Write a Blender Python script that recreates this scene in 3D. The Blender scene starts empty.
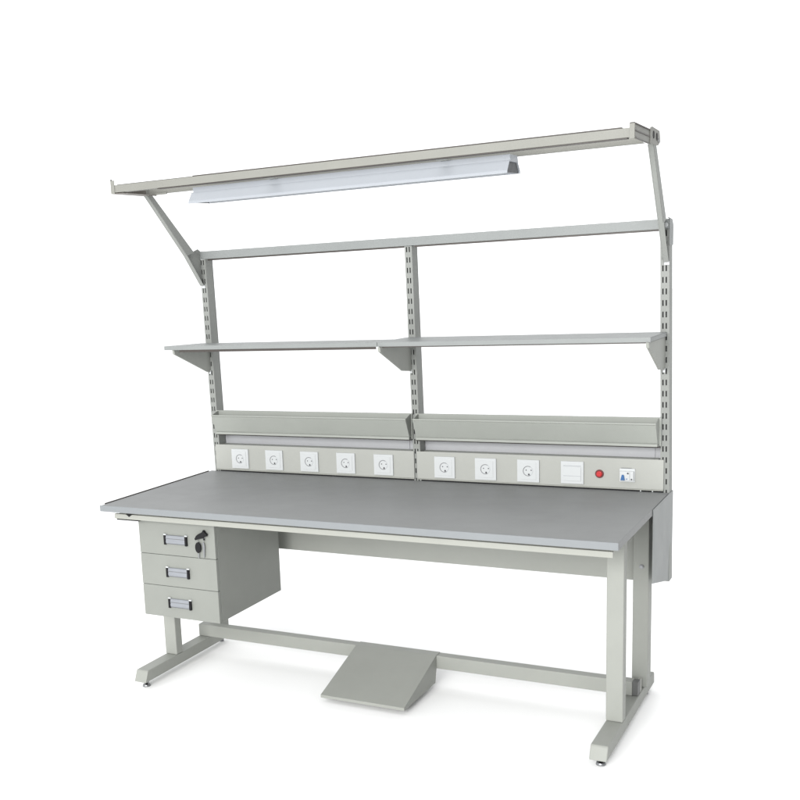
import bpy, bmesh, math
from mathutils import Vector, Matrix
S = bpy.context.scene
C = bpy.data.collections.new('bench_studio'); S.collection.children.link(C)

# ---------------------------------------------------------------- materials
def rgb(r, g, b): return (r, g, b, 1)
def mat(name, col, rough=.45, metal=0., var=.05, scale=6., bump=.0, bscale=900., coat=0., spec=.5):
    m = bpy.data.materials.new(name); m.use_nodes = True
    nt = m.node_tree; b = nt.nodes['Principled BSDF']
    b.inputs['Roughness'].default_value = rough; b.inputs['Metallic'].default_value = metal
    b.inputs['Specular IOR Level'].default_value = spec
    b.inputs['Coat Weight'].default_value = coat; b.inputs['Coat Roughness'].default_value = .2
    tc = nt.nodes.new('ShaderNodeTexCoord')
    if var > 0:
        n = nt.nodes.new('ShaderNodeTexNoise'); n.inputs['Scale'].default_value = scale
        n.inputs['Detail'].default_value = 6; n.inputs['Roughness'].default_value = .65
        nt.links.new(tc.outputs['Object'], n.inputs['Vector'])
        r = nt.nodes.new('ShaderNodeValToRGB')
        r.color_ramp.elements[0].position = .3; r.color_ramp.elements[1].position = .7
        r.color_ramp.elements[0].color = rgb(*[c*(1-var) for c in col])
        r.color_ramp.elements[1].color = rgb(*[min(1, c*(1+var)) for c in col])
        nt.links.new(n.outputs['Fac'], r.inputs['Fac'])
        nt.links.new(r.outputs['Color'], b.inputs['Base Color'])
        mr = nt.nodes.new('ShaderNodeMapRange')
        mr.inputs['To Min'].default_value = rough*.85; mr.inputs['To Max'].default_value = rough*1.15
        n2 = nt.nodes.new('ShaderNodeTexNoise'); n2.inputs['Scale'].default_value = scale*3.1; n2.inputs['Detail'].default_value = 4
        nt.links.new(tc.outputs['Object'], n2.inputs['Vector'])
        nt.links.new(n2.outputs['Fac'], mr.inputs['Value']); nt.links.new(mr.outputs['Result'], b.inputs['Roughness'])
    else:
        b.inputs['Base Color'].default_value = rgb(*col)
    if bump > 0:
        n3 = nt.nodes.new('ShaderNodeTexNoise'); n3.inputs['Scale'].default_value = bscale; n3.inputs['Detail'].default_value = 2
        nt.links.new(tc.outputs['Object'], n3.inputs['Vector'])
        bp = nt.nodes.new('ShaderNodeBump'); bp.inputs['Strength'].default_value = bump; bp.inputs['Distance'].default_value = .001
        nt.links.new(n3.outputs['Fac'], bp.inputs['Height']); nt.links.new(bp.outputs['Normal'], b.inputs['Normal'])
    return m
PAINT = mat('powder_coat_grey', (.262, .270, .249), .5, bump=.25, var=.035, spec=.28)
PAINTB = mat('powder_coat_cool_grey', (.208, .219, .217), .45, bump=.2, var=.035, spec=.28)
DRAWER_DIM = mat('powder_coat_grey_dimmed', (.205, .213, .196), .5, bump=.25, var=.035, spec=.28)  # bench grey darkened for the weaker light below the tabletop
UPR = mat('powder_coat_upright', (.228, .236, .224), .5, bump=.25, var=.035, spec=.22)
OVER = mat('powder_coat_overhead', (.198, .198, .180), .5, bump=.2, var=.04, spec=.28)
BEIGE = mat('powder_coat_warm_grey', (.330, .336, .314), .5, bump=.2, var=.03, spec=.28)
CREAM = mat('powder_coat_cream', (.278, .283, .258), .5, bump=.2, var=.03, spec=.28)
TOP = mat('laminate_grey', (.216, .221, .221), .5, bump=.2, bscale=350, var=.045, scale=3.5, spec=.13)
EDGE = mat('edge_band_grey', (.186, .198, .206), .45, var=.03, spec=.3)
STRIP = mat('rail_lilac_grey', (.345, .35, .365), .4, var=.04)
WHITE = mat('white_plastic', (.47, .485, .49), .35, var=.01, spec=.4)
PIN = mat('socket_hole_grey', (.05, .05, .055), .5, var=0)
RING = mat('socket_well_grey', (.17, .175, .18), .5, var=0)
BLACK = mat('black_plastic', (.010, .010, .011), .55, var=0, spec=.15)
DARKLINE = mat('dark_brown_line', (.035, .028, .024), .5, var=.2)  # for added strips: shade lines under parts, and dark outlines
GREYLINE = mat('dark_grey_line', (.10, .102, .105), .5, var=.1)  # for the uprights' drawn back outline and the handles' dark lines
LINE = mat('soft_grey_plastic', (.33, .345, .36), .4, var=0)
OVER_SHADED = mat('overhead_shaded_brown', (.13, .115, .10), .5, var=.1)  # overhead tone darkened for the shading under the left bracket
PLUG = mat('grey_end_plug', (.085, .087, .085), .5, var=.1)
TRAY = mat('powder_coat_tray', (.282, .294, .272), .5, bump=.2, var=.035, spec=.28)
SHADE = mat('lamp_enamel_white', (.308, .326, .352), .4, var=.02, spec=.35)
INNER = mat('lamp_hollow_dark', (.045, .05, .056), .5, var=.5, scale=25)  # dark tone for the shade inside the hood's ends
TUBE = mat('lamp_tube_glass', (.62, .64, .66), .15, var=0)
STEEL = mat('bright_steel', (.26, .265, .275), .4, metal=1., var=.05, scale=40)
HANDLE = mat('handle_silver_blue', (.205, .216, .236), .4, var=.05, scale=30)
RED = mat('red_plastic', (.42, .012, .015), .25, var=0, coat=.5)
REDD = mat('dark_red_rim', (.10, .01, .012), .4, var=0)
BLUE = mat('blue_plastic', (.015, .09, .25), .4, var=0)
FLOORM = mat('white_studio_floor', (.96, .96, .96), .9, var=0, spec=.0)

# ---------------------------------------------------------------- mesh helpers
class MB:
    def __init__(s): s.bm = bmesh.new(); s.mats = []
    def mi(s, m):
        if m not in s.mats: s.mats.append(m)
        return s.mats.index(m)
    def box(s, x0, x1, y0, y1, z0, z1, m):
        k = s.mi(m); vs = [s.bm.verts.new((x, y, z)) for x in (x0, x1) for y in (y0, y1) for z in (z0, z1)]
        for f in ((0,1,3,2),(4,6,7,5),(0,4,5,1),(2,3,7,6),(0,2,6,4),(1,5,7,3)):
            s.bm.faces.new([vs[i] for i in f]).material_index = k
        return s
    def prism(s, prof, a0, a1, m, axis='x'):
        """polygon profile ((y,z) for x, (x,z) for y, (x,y) for z) extruded along axis"""
        k = s.mi(m)
        def P(a, p): return {'x': (a, p[0], p[1]), 'y': (p[0], a, p[1]), 'z': (p[0], p[1], a)}[axis]
        A = [s.bm.verts.new(P(a0, p)) for p in prof]; B = [s.bm.verts.new(P(a1, p)) for p in prof]
        n = len(prof)
        s.bm.faces.new(A).material_index = k; s.bm.faces.new(B[::-1]).material_index = k
        for i in range(n): s.bm.faces.new([A[i], B[i], B[(i+1) % n], A[(i+1) % n]]).material_index = k
        return s
    def cyl(s, c, r, h, m, axis='z', n=24, r2=None):
        k = s.mi(m); r2 = r if r2 is None else r2
        def P(x, y, z): return {'z': (c[0]+x, c[1]+y, c[2]+z), 'y': (c[0]+x, c[1]+z, c[2]+y), 'x': (c[0]+z, c[1]+x, c[2]+y)}[axis]
        A = [s.bm.verts.new(P(r*math.cos(2*math.pi*i/n), r*math.sin(2*math.pi*i/n), 0)) for i in range(n)]
        B = [s.bm.verts.new(P(r2*math.cos(2*math.pi*i/n), r2*math.sin(2*math.pi*i/n), h)) for i in range(n)]
        s.bm.faces.new(A).material_index = k; s.bm.faces.new(B[::-1]).material_index = k
        for i in range(n):
            f = s.bm.faces.new([A[i], B[i], B[(i+1) % n], A[(i+1) % n]]); f.material_index = k; f.smooth = True
        return s
    def arc(s, cx, cz, y, R, t, a0, a1, m, h=.0012, n=24):
        """flat ring segment standing on plane y, facing -y"""
        k = s.mi(m); L = []
        for i in range(n+1):
            a = math.radians(a0+(a1-a0)*i/n); c, q = math.cos(a), math.sin(a)
            L.append([s.bm.verts.new((cx+r*c, yy, cz+r*q)) for r, yy in ((R-t, y), (R+t, y), (R+t, y-h), (R-t, y-h))])
        for i in range(n):
            for j in range(4):
                s.bm.faces.new([L[i][j], L[i+1][j], L[i+1][(j+1) % 4], L[i][(j+1) % 4]]).material_index = k
        s.bm.faces.new(L[0]).material_index = k; s.bm.faces.new(L[-1][::-1]).material_index = k
        return s
    def build(s, name, parent=None, bevel=.0012, shear=None):
        bmesh.ops.recalc_face_normals(s.bm, faces=s.bm.faces)
        me = bpy.data.meshes.new(name); s.bm.to_mesh(me); s.bm.free()
        for m in s.mats: me.materials.append(m)
        o = bpy.data.objects.new(name, me); C.objects.link(o)
        if parent: o.parent = parent
        if bevel:
            b = o.modifiers.new('bevel', 'BEVEL'); b.width = bevel; b.segments = 2; b.limit_method = 'ANGLE'
            b.angle_limit = math.radians(40); b.harden_normals = False
        return o
def thing(name, label, cat, loc=(0,0,0), group=None):
    o = bpy.data.objects.new(name, None); C.objects.link(o); o.location = loc
    o['label'] = label; o['category'] = cat; o.empty_display_size = .1
    if group: o['group'] = group
    return o
def copy_to(o, parent, dx=0, dy=0, dz=0):
    c = o.copy(); C.objects.link(c); c.parent = parent; c.location = o.location + Vector((dx, dy, dz)); return c

# ---------------------------------------------------------------- key dimensions (metres)
W, D, H = 1.80, .7191, .7032
yU, yUb = .7200, .7675
UP = ((.012, .040), (.892, .9195), (1.768, 1.7955))           # x ranges of the three uprights
Z0 = 1.5371; PITCH = .0363
def lean(z): return -.016*(z-1.13)

bench = thing('workbench', 'long pale grey steel workbench with drawers, slotted uprights, shelf and socket panels', 'workbench')

# ---- table top
m = MB()
m.box(0, W, 0.0012, D, .6816, H-.0012, TOP)
top = m.build('tabletop', bench, .002)
m = MB(); m.box(-.001, W+.001, -.0012, .0016, .6812, H-.0004, EDGE); m.box(W-.0005, W+.0012, .0018, D-.001, .6812, H-.0008, TOP)
m.build('edge_band', top, .0008)
m = MB(); m.box(-.004, .0005, .03, D-.02, .6815, H+.0016, DARKLINE)  # dark strip added along the tabletop's left edge
m.build('edge_dark_strip', top, .0006)
# strip below the front edge
m = MB(); m.box(.0475, 1.7825, .017, .030, .6545, .6722, CREAM); m.box(.06, 1.77, .0295, .045, .664, .6812, BEIGE)
m.prism(((.098, .6745), (.128, .6745), (.113, .6640)), .0145, .020, BLACK, 'y')
m.box(.052, .150, .022, .05, .6490, .6547, BLACK)
m.build('front_strip', bench, .0012)
# apron
m = MB(); m.box(.0920, 1.7172, .6000, .6240, .4285, .6812, PAINT)
m.build('apron', bench, .002)
m = MB(); m.box(.03, .10, .10, .70, .652, .6812, PAINT); m.build('top_beam', bench, .002)
m = MB(); m.box(1.7095, 1.7565, .20, .70, .652, .6812, PAINT); m.build('top_beam', bench, .002)

# ---- legs, feet
for x0, x1, q0, q1 in ((.0394, .0913, .0394, .0913), (1.7073, 1.7589, 1.7176, 1.7683)):
    m = MB(); m.box(x0, x1, .2662, .3070, .0680, .652, PAINT); m.build('leg', bench, .003)
    m = MB(); m.box(q0+.0004, q1-.0004, .5823, .6385, .0680, .652, PAINT)
    leg = m.build('leg', bench, .003)
    m = MB(); m.cyl((q0+.028, .5822, .4817), .0075, -.003, STEEL, 'y'); m.cyl((q0+.028, .5792, .4817), .0058, -.004, STEEL, 'y', 6)
    m.build('bolt', leg, .0006)
    ye = .7480 if x0 > 1 else .650
    m = MB(); m.prism(((.0623, .0262), (.0790, .0630), (.0830, .0676), (ye-.008, .0676), (ye, .0600), (ye, .0262)), x0, x1, PAINT)
    m.build('foot', bench, .0025)
    for yy, rr, xx in ((.100, .0150, .026), (ye-.045, .0150, .026) if x0 > 1 else (.636, .010, .012)):
        m = MB(); m.cyl((x0+xx, yy, 0), rr, .008, STEEL, r2=rr*.87); m.cyl((x0+xx, yy, .0082), .005, .0180, BLACK); m.cyl((x0+xx, yy, .0135), rr*.72, .007, STEEL, n=6)
        m.build('leveling_foot', bench, .0008)
# lower cross bar between the feet
m = MB(); m.box(.0402, 1.738, .4932, .5320, .0682, .1164, PAINT); cb = m.build('crossbar', bench, .0025)
m = MB(); m.box(1.7382, 1.7560, .4950, .5305, .0692, .1150, PLUG); m.build('end_cap', cb, .001)
m = MB(); m.box(1.7480, 1.7560, .5325, .5560, .0680, .1120, CREAM); m.build('fixing_plate', cb, .001)

# ---- uprights with real punched slots
def upright(x0, x1):
    zb, zt = .400, 1.549; t = .0018; w = x1-x0
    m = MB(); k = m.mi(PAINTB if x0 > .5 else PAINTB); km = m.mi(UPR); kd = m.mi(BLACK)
    bm = m.bm
    ks = w/.0275
    xs = [0, .0057*ks, .0101*ks, .0160*ks, .0204*ks, w]
    zs = [zb]; r = []
    n = 0
    while True:
        zc = Z0 - PITCH*n
        if zc < .70: break
        r.append(zc); n += 1
    r = sorted(r)
    cells = [zb]
    for zc in r: cells += [zc-.0092, zc+.0092]
    cells.append(zt)
    V = {}
    def v(i, j, d):
        if (i, j, d) not in V: V[(i, j, d)] = bm.verts.new((x0+xs[i]+lean(cells[j]), yU+(.0035 if d else 0), cells[j]))
        return V[(i, j, d)]
    for j in range(len(cells)-1):
        for i in range(5):
            hole = (j % 2 == 1) and i in (1, 3)
            if not hole:
                bm.faces.new([v(i, j, 0), v(i+1, j, 0), v(i+1, j+1, 0), v(i, j+1, 0)]).material_index = km
            else:
                for a, b in (((i, j), (i+1, j)), ((i+1, j), (i+1, j+1)), ((i+1, j+1), (i, j+1)), ((i, j+1), (i, j))):
                    bm.faces.new([v(*a, 0), v(*b, 0), v(*b, 1), v(*a, 1)]).material_index = km
    # tube sides, back, ends, and a black sheet standing in for the shade behind the slots
    def q(pts, kk): bm.faces.new([bm.verts.new(p) for p in pts]).material_index = kk
    L = lambda x, y, z: (x+lean(z), y, z)
    N = 8
    for i in range(N):
        a = zb+(zt-zb)*i/N; b = zb+(zt-zb)*(i+1)/N
        q((L(x1, yU, a), L(x1, yUb, a), L(x1, yUb, b), L(x1, yU, b)), km)
        q((L(x0, yU, a), L(x0, yU, b), L(x0, yUb, b), L(x0, yUb, a)), km)
        q((L(x0, yUb, a), L(x0, yUb, b), L(x1, yUb, b), L(x1, yUb, a)), km)
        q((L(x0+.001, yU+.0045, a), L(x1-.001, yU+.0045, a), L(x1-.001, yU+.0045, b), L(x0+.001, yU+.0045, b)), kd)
    for i in range(N):
        a = zb+(zt-zb)*i/N; b = zb+(zt-zb)*(i+1)/N; kt = m.mi(GREYLINE)  # added dark strip drawing an outline down the back edge
        q((L(x1-.0004, yUb+.0002, a), L(x1-.0004, yUb+.0047, a), L(x1-.0004, yUb+.0047, b), L(x1-.0004, yUb+.0002, b)), kt)
        q((L(x1-.0004, yUb+.0047, a), L(x0+.0004, yUb+.0047, a), L(x0+.0004, yUb+.0047, b), L(x1-.0004, yUb+.0047, b)), kt)
        q((L(x0+.0004, yUb+.0002, a), L(x0+.0004, yUb+.0047, a), L(x0+.0004, yUb+.0047, b), L(x0+.0004, yUb+.0002, b)), kt)
    q((L(x0, yU, zt), L(x1, yU, zt), L(x1, yUb, zt), L(x0, yUb, zt)), km)
    q((L(x0, yU, zb), L(x0, yUb, zb), L(x1, yUb, zb), L(x1, yU, zb)), km)
    return m.build('upright', bench, 0)
for a, b in UP: upright(a, b)
# side plate bolted to the right end, below the table top
m = MB(); m.prism(((.456, .4640), (.456, .7005), (.775, .7010), (.775, .4150), (.770, .3960), (.752, .3960)), 1.8022, 1.8052, PAINTB)
m.prism(((.742, .45), (.742, .699), (.768, .699), (.768, .45)), 1.7985, 1.8021, PAINTB)
m.build('side_plate', bench, .001)
# top rail: down-facing channel lying on the uprights
m = MB()
m.box(.010, 1.788, .7150, .7175, 1.5500, 1.5805, PAINTB)
m.box(.010, 1.788, .7175, .7690, 1.5785, 1.5805, PAINTB)
m.box(.010, 1.788, .7690, .7712, 1.5500, 1.5805, PAINTB)
m.box(.010, .012, .7176, .7689, 1.5500, 1.5784, PAINTB)
m.box(1.786, 1.788, .7176, .7689, 1.5500, 1.5784, PAINTB)
tr = m.build('top_rail', bench, .0006)
m = MB(); m.box(.046, .884, .7180, .7220, 1.5440, 1.5500, DARKLINE); m.box(.924, 1.760, .7180, .7220, 1.5440, 1.5500, DARKLINE); m.build('rail_shade_strip', tr, 0)  # dark strips standing in for the shade under the rail
m = MB(); m.prism(((.7176, 1.500), (.7176, 1.5795), (.690, 1.5835), (.700, 1.5850), (.7600, 1.5800), (.7780, 1.5620), (.7780, 1.500)), 1.7884, 1.7910, PAINTB)
m.cyl((1.7788, .7149, 1.562), .0075, -.0015, WHITE, 'y'); m.build('rail_end_cap', bench, .0008)

# ---- middle shelves (folded sheet) with gusset brackets
for a, b in ((-.0113, .8825), (.8840, 1.7865)):
    m = MB()
    m.box(a, b, .4660, .4680, 1.2130, 1.2280, PAINTB)
    dr = .0065 if a < .5 else .0
    m.prism(((.4680, 1.2262), (.7165, 1.2262-dr), (.7165, 1.2280-dr), (.4680, 1.2280)), a, b, PAINTB)
    m.box(a, b, .7165, .7183, 1.2130-dr, 1.2280-dr, PAINTB)
    m.prism(((.4681, 1.2135), (.7164, 1.2135-dr), (.7164, 1.2260-dr), (.4681, 1.2260)), a, a+.0018, PAINTB)
    m.prism(((.4681, 1.2135), (.7164, 1.2135-dr), (.7164, 1.2260-dr), (.4681, 1.2260)), b-.0018, b, PAINTB)
    sh = m.build('shelf', bench, .0006)
    m = MB(); m.box(max(a, .052)+.004, b-.006, .4680, .4720, 1.2045 if a < .5 else 1.2095, 1.2128, DARKLINE); m.build('shelf_shade_strip', sh, 0)  # dark strip standing in for the shade under the shelf lip
for x, ytip in ((.0255, .475), (.899, .450), (1.7805, .462)):
    m = MB()
    yb, zb_ = (.700, 1.1068) if x < .5 else (.640, 1.1140)
    m.prism(((ytip, 1.2120), (ytip+.003, 1.1960), (yb, zb_), (.7184, 1.1060), (.7184, 1.2120)), x, x+.0022, PAINT)
    m.prism(((ytip, 1.2128), (ytip+.003, 1.1960), (ytip+.006, 1.1962), (ytip+.004, 1.2128)), x-.007, x, PAINT)
    m.prism(((ytip+.003, 1.1960), (yb, zb_), (yb+.003, zb_+.002), (ytip+.006, 1.1975)), x-.005, x, PAINT)
    m.box(x-.004, x+.004, .7150, .7192, 1.0980, 1.1120, WHITE)
    m.build('shelf_bracket', bench, .0005)

# ---- document troughs (V-section) and the strip behind
for a, b, wa, wb in ((.0560, .8970, .046, .9000), (.9240, 1.7690, .9140, 1.7760)):
    m = MB()
    m.prism(((.6590, .9400), (.6560, .9395), (.6560, .9352), (.6600, .9344), (.6600, .9330), (.6572, .9322), (.6866, .8706), (.6900, .8700), (.6900, .8682), (.6842, .8676), (.6842, .8590), (.7170, .8575), (.7170, .8600), (.6930, .8625), (.6930, .8690), (.6625, .9360)), a, b, TRAY)   # leaning front
    m.box(wa, wb, .7100, .7178, .8585, .9520, TRAY); m.box(wa+.002, wb-.002, .7000, .7170, .8535, .8558, DARKLINE)                                                                          # back wall; dark strip for the shade under it
    m.prism(((.6600, .9380), (.6975, .8640), (.7095, .8640), (.7095, .9500), (.700, .9505)), a+.0005, a+.002, TRAY)
    m.prism(((.6600, .9380), (.6975, .8640), (.7095, .8640), (.7095, .9500), (.700, .9505)), b-.002, b-.0005, TRAY)
    m.build('document_trough', bench, .0007)
for a, b in ((.062, .862), (.935, 1.7465)):
    m = MB(); m.box(a, b, .7690, .7720, .8000, .8640, STRIP); m.box(a-.02, b+.02, .7722, .7750, .8020, .8620, STRIP); m.build('back_strip', bench, .0006)

# ---- power panels
def panel(a, b):
    m = MB(); m.box(a, b, .7145, .7178, .7112, .8120, BEIGE); m.box(a, b, .7135, .7178, .7072, .7110, CREAM)
    m.box(a+.018, b-.020, .7205, .7660, .6900, .8100, PAINT); m.box(a+.016, b-.004, .7182, .7204, .7000, .7110, BLACK)  # black strip stands in for the shadow gap above the tabletop
    return m.build('power_panel', bench, .0012)
pL, pR = panel(.0285, .9015), panel(.9125, 1.7845)
def socket(parent, three):
    m = MB(); h = .039; y = .7143
    m.prism(((-h, -h), (h, -h), (h, h), (-h, h)), y, y-.0055, WHITE, 'y')
    m.prism(((-.028, -.030), (.028, -.030), (.028, .030), (-.028, .030)), y-.0054, y-.0066, WHITE, 'y')
    m.arc(0, 0, y-.0065, .0170, .0011, 60, 300, RING)
    m.arc(0, 0, y-.0065, .0170, .0006, -60, 60, LINE, h=.0006)
    for px, pz, r in ((-.0065, .0030, .0022), (.0115, .0030, .0022), (.003, -.0120, .0034)):
        m.cyl((px, y-.0064, pz), r, -.0006, PIN, 'y', 12)
    return m.build('socket', parent, .0012)
s0 = socket(pL, 0); s0.location = (.1476, 0, .7572)
for x in (.3060, .4640, .6220, .7795): copy_to(s0, pL, x-.1476, 0, 0)
for x in (1.0221, 1.1770, 1.3320): copy_to(s0, pR, x-.1476, 0, 0)
m = MB(); y = .7143; cx, cz, h = 1.4855, .7580, .0385
m.box(cx-h, cx+h, y-.0055, y, cz-h, cz+h, WHITE)
m.box(cx-.030, cx+.030, y-.0078, y-.0054, cz-.028, cz+.0200, WHITE)
m.box(cx-.030, cx+.030, y-.0066, y-.0054, cz+.0225, cz+.0245, LINE)
m.box(cx-.0295, cx+.0295, y-.0083, y-.0077, cz-.012, cz-.0105, LINE)
m.build('wall_switch', pR, .001)
m = MB(); m.cyl((1.5770, y, .7572), .0145, -.003, REDD, 'y', 28); m.cyl((1.5770, y-.003, .7572), .0105, -.005, RED, 'y', 28, r2=.0090)
m.build('push_button', pR, .0008)
m = MB(); cx, cz = 1.6690, .7555
m.box(cx-.025, cx+.025, y-.004, y, cz-.0215, cz+.0235, WHITE); m.box(cx-.022, cx+.022, y-.013, y-.004, cz-.016, cz+.0155, WHITE)
m.box(cx-.020, cx+.014, y-.0045, y-.0038, cz+.0245, cz+.0262, RING)
m.prism(((cx-.019, cz-.014), (cx-.005, cz-.014), (cx-.009, cz+.004), (cx-.015, cz+.004)), y-.0128, y-.0175, BLUE, 'y')
m.cyl((cx+.004, y-.013, cz+.009), .0030, -.001, PIN, 'y', 12)
m.cyl((cx+.0005, y-.013, cz-.010), .0020, -.001, BLUE, 'y', 12)
m.cyl((cx+.016, y-.013, cz-.011), .0028, -.001, PIN, 'y', 12)
m.box(cx+.0095, cx+.0105, y-.0136, y-.0129, cz-.015, cz+.014, RING)
m.build('breaker', pR, .001)
m = MB()
for x in (1.712, 1.722, 1.739, 1.750): m.cyl((x, .7160, .7068), .0024, -.004, WHITE if x in (1.712, 1.750) else BLACK, 'z', 10)
m.box(1.716, 1.755, .7165, .7190, .7034, .7068, BLACK)  # black box standing in for the dark shadow gap below the panel
m.build('panel_gap_fill', pR, 0)

# ---- drawer cabinet
P0, P1, PY, PB = .1143, .4359, .0633, .4918
cab = MB(); cab.box(P0, P1, PY+.016, PB, .2965, .6500, DRAWER_DIM); cab.box(P0+.01, P1-.01, PY+.03, PB-.01, .6500, .6812, DRAWER_DIM)
cab.box(P0+.004, P1-.004, PY+.006, PY+.016, .30, .645, BLACK)
cab = cab.build('drawer_cabinet', bench, .0012)
dz = ((.5250, .6500), (.4108, .5236), (.2950, .4094))
for i, (a, b) in enumerate(dz):
    m = MB(); m.box(P0, P1, PY, PY+.0145, a, b, DRAWER_DIM); m.build('drawer_front', cab, .0012)
    cz = (.5825, .4640, .3507)[i]; hx = .2750
    m = MB()
    m.prism(((PY-.0008, cz+.0165), (PY-.0060, cz+.0150), (PY-.0085, cz+.004), (PY-.0070, cz-.001), (PY-.0090, cz-.006), (PY-.0060, cz-.0160), (PY-.0008, cz-.0165)), hx-.0400, hx+.0400, HANDLE)
    m.box(hx-.0395, hx+.0395, PY-.0089, PY-.0050, cz+.0030, cz+.0050, GREYLINE); m.box(hx-.0395, hx+.0395, PY-.0080, PY-.0050, cz-.0150, cz-.0132, GREYLINE)
    for s in (-1, 1):
        m.box(hx+s*.0445-.0042, hx+s*.0445+.0038, PY-.0088, PY-.0005, cz-.0185, cz+.0150, BLACK)
        m.box(hx+s*.0445-.0052, hx+s*.0445+.0052, PY-.0070, PY-.0005, cz+.0152, cz+.0200, WHITE)
    m.build('handle', cab, .0012)
m = MB(); m.cyl((.3895, PY-.0004, .6060), .0105, -.004, STEEL, 'y'); m.build('lock', cab, .0008)

# ---- overhead lamp frame
X0, X1 = .0165, 1.7905
m = MB()   # front channel: web with folded lips, open to the back
m.box(X0, X1, .1985, .2005, 1.7830, 1.8078, OVER)
m.box(X0, X1, .2005, .2220, 1.8060, 1.8078, OVER)
m.box(X0, X1, .2005, .2220, 1.7830, 1.7848, OVER)
fr = m.build('overhead_rail', bench, .0006)
m = MB(); m.box(.35, 1.755, .1986, .2215, 1.8082, 1.8112, DARKLINE); m.box(.03, .35, .1990, .2215, 1.8082, 1.8092, DARKLINE); m.box(.20, 1.770, .2006, .2218, 1.7800, 1.7829, DARKLINE); m.build('rail_dark_line', fr, .0005)  # added dark strips that draw outlines along the rail's edges
m = MB(); m.box(X0+.004, X1-.02, .4000, .4020, 1.7852, 1.8100, OVER); m.box(X0+.03, X1-.02, .4020, .4240, 1.8082, 1.8100, OVER); m.box(X0+.03, X1-.02, .4020, .4240, 1.7852, 1.7870, OVER)
m.build('overhead_rail', bench, .0006)
for s, x in ((-1, X0), (1, X1)):
    m = MB(); xi = x-s*.014
    a, b = min(x, xi), max(x, xi)
    if s < 0: a -= .012; b -= .010
    zt = 1.8188 if s > 0 else 1.8240
    m.box(a, b, .1960, .1984, 1.7790, zt, OVER)                          # front tab
    xo0, xo1 = (b-.003, b) if s > 0 else (a, a+.003)
    m.box(xo0, xo1, .1985, .3930 if s > 0 else .4250, 1.7790, 1.8172 if s > 0 else 1.8065, OVER if s > 0 else OVER_SHADED)      # side web
    if s > 0:
        m.box(xo0+.003, xo1+.0035, .1990, .3900, 1.8160, 1.8190, DARKLINE)
        m.box(xo0+.003, xo1+.0022, .1990, .3900, 1.7980, 1.8010, DARKLINE)
        m.box(xo0+.003, xo1+.0035, .1990, .3900, 1.7785, 1.7805, DARKLINE)
    else:
        m.box(a+.003, a+.050, .1985, .3930, 1.7790, 1.7805, OVER_SHADED); m.box(a, a+.003, .1962, .204, 1.8242, 1.8275, BLACK)
    m.box(a+.0005, b-.0005, .1964, .2100, 1.8191, 1.8212, DARKLINE) if s > 0 else None
    m.build('rail_end_bracket', bench, .0006)
m = MB()
m.prism(((.3905, 1.7800), (.3905, 1.8235), (.4150, 1.8290), (.5200, 1.8260), (.5330, 1.7960), (.5000, 1.7830)), 1.7905, 1.7935, OVER)
for yy, zz in ((.432, 1.808), (.478, 1.806)): m.cyl((1.7935, yy, zz), .011, .0012, BLACK, 'x', 16)
m.cyl((1.7935, .500, 1.797), .006, .002, STEEL, 'x', 12)
m.build('hinge_plate', bench, .0006)
m = MB(); m.prism(((.3960, 1.7830), (.3960, 1.8050), (.4600, 1.8050), (.4600, 1.7830)), .006, .009, OVER); m.box(.009, .10, .395, .3995, 1.7800, 1.7865, OVER); m.build('hinge_plate', bench, .0006)
# arms
for x, F, B in ((.0105, ((.3715, 1.7845), (.6050, 1.5640), (.7060, 1.4480)), ((.6540, 1.5760), (.4030, 1.7845))),
                (1.7745, ((.4430, 1.7845), (.6100, 1.5660), (.7000, 1.4480)), ((.6500, 1.5760), (.4800, 1.7845)))):
    m = MB(); w = .0175
    m.prism((F[0], F[1], F[2], (.7185, 1.4480), (.7185, 1.5820), (.7020, 1.5900), B[0], B[1]), x, x+.0025, UPR)
    m.prism((F[0], F[1], F[2], (F[2][0]+.002, F[2][1]+.001), (F[1][0]+.0025, F[1][1]+.0015), (F[0][0]+.0025, F[0][1])), x+.0025, x+w, UPR)
    m.prism((B[1], B[0], (B[0][0]-.0025, B[0][1]-.0015), (B[1][0]-.003, B[1][1])), x+.0025, x+w, UPR)
    m.prism((F[0], F[1], B[0], B[1]), x+w-.0025, x+w+.0002, UPR)
    m.box(x+.001, x+w-.001, .7160, .7192, 1.4380, 1.4500, WHITE)
    m.build('support_arm', bench, .0006)

# ================================================================ things on the bench
lamp = thing('tube_light', 'white hooded fluorescent batten light hanging under the overhead rail', 'lamp', (.85, .32, 1.725))
def rel(o): o.location = -Vector(lamp.location)
XA, XB = .288, 1.4150
m = MB(); m.prism(((.2860, 1.7610), (.2830, 1.7815), (.3540, 1.7815), (.3620, 1.7610)), XA+.002, XB+.002, SHADE)
rel(m.build('lamp_body', lamp, .002))
m = MB()
m.prism(((.2850, 1.7650), (.2620, 1.7350), (.2600, 1.7265), (.2616, 1.7265), (.2636, 1.7344), (.2866, 1.7645)), XA-.004, XB, SHADE)
m.prism(((.3632, 1.7630), (.3850, 1.7390), (.3872, 1.7315), (.3856, 1.7315), (.3834, 1.7384), (.3616, 1.7625)), XA-.004, XB, SHADE)
m.build('lamp_hood', lamp, .0004)
for ch in list(C.objects):
    if ch.name.startswith('lamp_hood'): rel(ch)
m = MB(); m.prism(((.2870, 1.7605), (.3610, 1.7605), (.3790, 1.7390), (.3810, 1.7325), (.2650, 1.7285), (.2670, 1.7360)), XB-.006, XB-.004, INNER)  # dark plate standing in for shade in the hood's hollow end
rel(m.build('end_shade_plate', lamp, .0005))
m = MB(); m.prism(((.2870, 1.7605), (.3610, 1.7605), (.3790, 1.7390), (.3810, 1.7325), (.2650, 1.7285), (.2670, 1.7360)), XA+.002, XA+.004, INNER)
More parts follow.
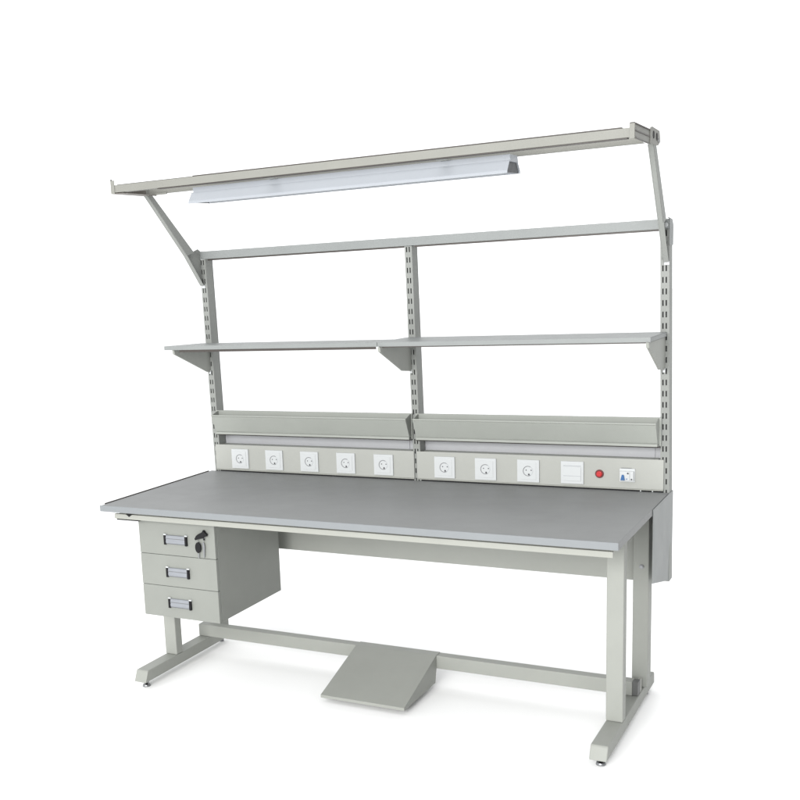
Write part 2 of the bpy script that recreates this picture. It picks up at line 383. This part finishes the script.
rel(m.build('end_shade_plate', lamp, .0005))
m = MB(); m.cyl((XA+.03, .3240, 1.7440), .0125, XB-XA-.06, TUBE, 'x', 20); rel(m.build('lamp_tube', lamp, 0))
for x in (.60, 1.20):
    m = MB(); m.box(x, x+.03, .205, .43, 1.7816, 1.7846, BEIGE); rel(m.build('mounting_bracket', lamp, .0005))

foot = thing('footrest', 'sloping grey wedge footrest hooked over the lower crossbar', 'footrest', (.90, .34, 0))
m = MB()
a, b = .7445, 1.0605
m.prism(((.2000, .0200), (.2000, .0305), (.4600, .1080), (.4930, .1178), (.5300, .1186), (.5300, .1170), (.4930, .1164), (.4600, .1060), (.2022, .0285), (.2022, .0200)), a, b, PAINT)
o = m.build('foot_plate', foot, .0008); o.location = -Vector(foot.location)
for x in (a, b-.0016):
    m = MB(); m.prism(((.2026, .0200), (.2026, .0285), (.4600, .1058), (.4920, .1158), (.4920, .0680), (.4790, .0200)), x+.0002, x+.0014, PAINT)
    o = m.build('side_gusset', foot, 0); o.location = -Vector(foot.location)
keys = thing('key_set', 'two small keys with a black head hanging from the top drawer lock', 'keys', (.3810, PY-.008, .585))
def kb(m, n, bev=.0008):
    o = m.build(n, keys, bev); o.location = -Vector(keys.location)
m = MB(); y = PY-.0045
m.prism(((.3620, .5960), (.3650, .5905), (.3800, .5965), (.3960, .6000), (.4020, .6060), (.4110, .6075), (.4130, .6140), (.4050, .6200), (.3990, .6290), (.3930, .6205), (.3790, .6140), (.3690, .6070)), y, y-.010, BLACK, 'y')
m.prism(((.3930, .5960), (.3975, .5985), (.3990, .5920), (.3960, .5900)), y, y-.004, BLACK, 'y'); kb(m, 'key_head')
m = MB()
m.prism([(.3710+.0115*math.cos(t*math.pi/8)*(1 if abs(math.sin(t*math.pi/8)) < .9 else .8), .5640+.0195*math.sin(t*math.pi/8)) for t in range(16)], y-.001, y-.006, BLACK, 'y'); kb(m, 'key_head')
m = MB(); m.box(.3692, .3738, y-.0045, y-.0025, .5265, .5455, STEEL); kb(m, 'key_blade', .0003)
m = MB(); m.prism(((.3905, .5830), (.3960, .5830), (.3980, .5700), (.3955, .5320), (.3935, .5280), (.3915, .5320)), y-.001, y-.0035, STEEL, 'y'); kb(m, 'key_blade', .0003)
m = MB(); m.arc(.3830, .5900, y-.0005, .0120, .0006, 0, 359.9, STEEL, h=.0012, n=28); kb(m, 'key_ring', 0)

# ================================================================ setting
me = bpy.data.meshes.new('floor'); R = 60
me.from_pydata([(-R, -R, 0), (R, -R, 0), (R, R, 0), (-R, R, 0)], [], [(0, 1, 2, 3)])
fl = bpy.data.objects.new('floor', me); C.objects.link(fl); me.materials.append(FLOORM); fl['kind'] = 'structure'

w = bpy.data.worlds.new('World'); S.world = w; w.use_nodes = True
bg = w.node_tree.nodes['Background']; bg.inputs['Color'].default_value = (.985, .993, 1.0, 1); bg.inputs['Strength'].default_value = 1.40
wn = w.node_tree; tcw = wn.nodes.new('ShaderNodeTexCoord'); sx = wn.nodes.new('ShaderNodeSeparateXYZ'); mr = wn.nodes.new('ShaderNodeMapRange')
mr.interpolation_type = 'SMOOTHSTEP'; mr.inputs['From Min'].default_value = .25; mr.inputs['From Max'].default_value = .9
mr.inputs['To Min'].default_value = 1.52; mr.inputs['To Max'].default_value = .35      # unseen side of the world dimmed to darken right-facing faces
wn.links.new(tcw.outputs['Generated'], sx.inputs[0]); wn.links.new(sx.outputs['X'], mr.inputs['Value']); wn.links.new(mr.outputs['Result'], bg.inputs['Strength'])
def area(name, loc, target, size, power, col=(1, 1, 1)):
    l = bpy.data.lights.new(name, 'AREA'); l.shape = 'RECTANGLE'; l.size, l.size_y = size; l.energy = power; l.color = col
    o = bpy.data.objects.new(name, l); C.objects.link(o); o.location = loc
    o.rotation_euler = (Vector(target)-Vector(loc)).to_track_quat('-Z', 'Y').to_euler(); return o
area('softbox', (1.5, -6.4, 2.5), (1.0, .4, .8), (3.0, 2.2), 520, (1, .995, .98))

# ---------------------------------------------------------------- camera (solved from the photograph)
cx_, cy_, f_ = 286.0367, 491.9108, 1078.2606
yaw, pit, rol = .52465046, -.19247719, -.05149338
fw = Vector((-math.sin(yaw)*math.cos(pit), math.cos(yaw)*math.cos(pit), math.sin(pit)))
rt = Vector((math.cos(yaw), math.sin(yaw), 0)); up = rt.cross(fw)
r2 = math.cos(rol)*rt+math.sin(rol)*up; u2 = -math.sin(rol)*rt+math.cos(rol)*up
cd = bpy.data.cameras.new('camera'); cam = bpy.data.objects.new('camera', cd); C.objects.link(cam)
cam.matrix_world = Matrix(((r2.x, u2.x, -fw.x, 2.45099345), (r2.y, u2.y, -fw.y, -2.91512570), (r2.z, u2.z, -fw.z, 1.44771691), (0, 0, 0, 1)))
cd.sensor_width = 36; cd.lens = 36*f_/800; cd.shift_x = (400-cx_)/800; cd.shift_y = (cy_-400)/800
cd.clip_start = .05; cd.clip_end = 500
S.camera = cam
S.render.resolution_x = S.render.resolution_y = 1024
S.view_settings.view_transform = 'Standard'; S.view_settings.look = 'None'; S.view_settings.exposure = 0; S.view_settings.gamma = 1
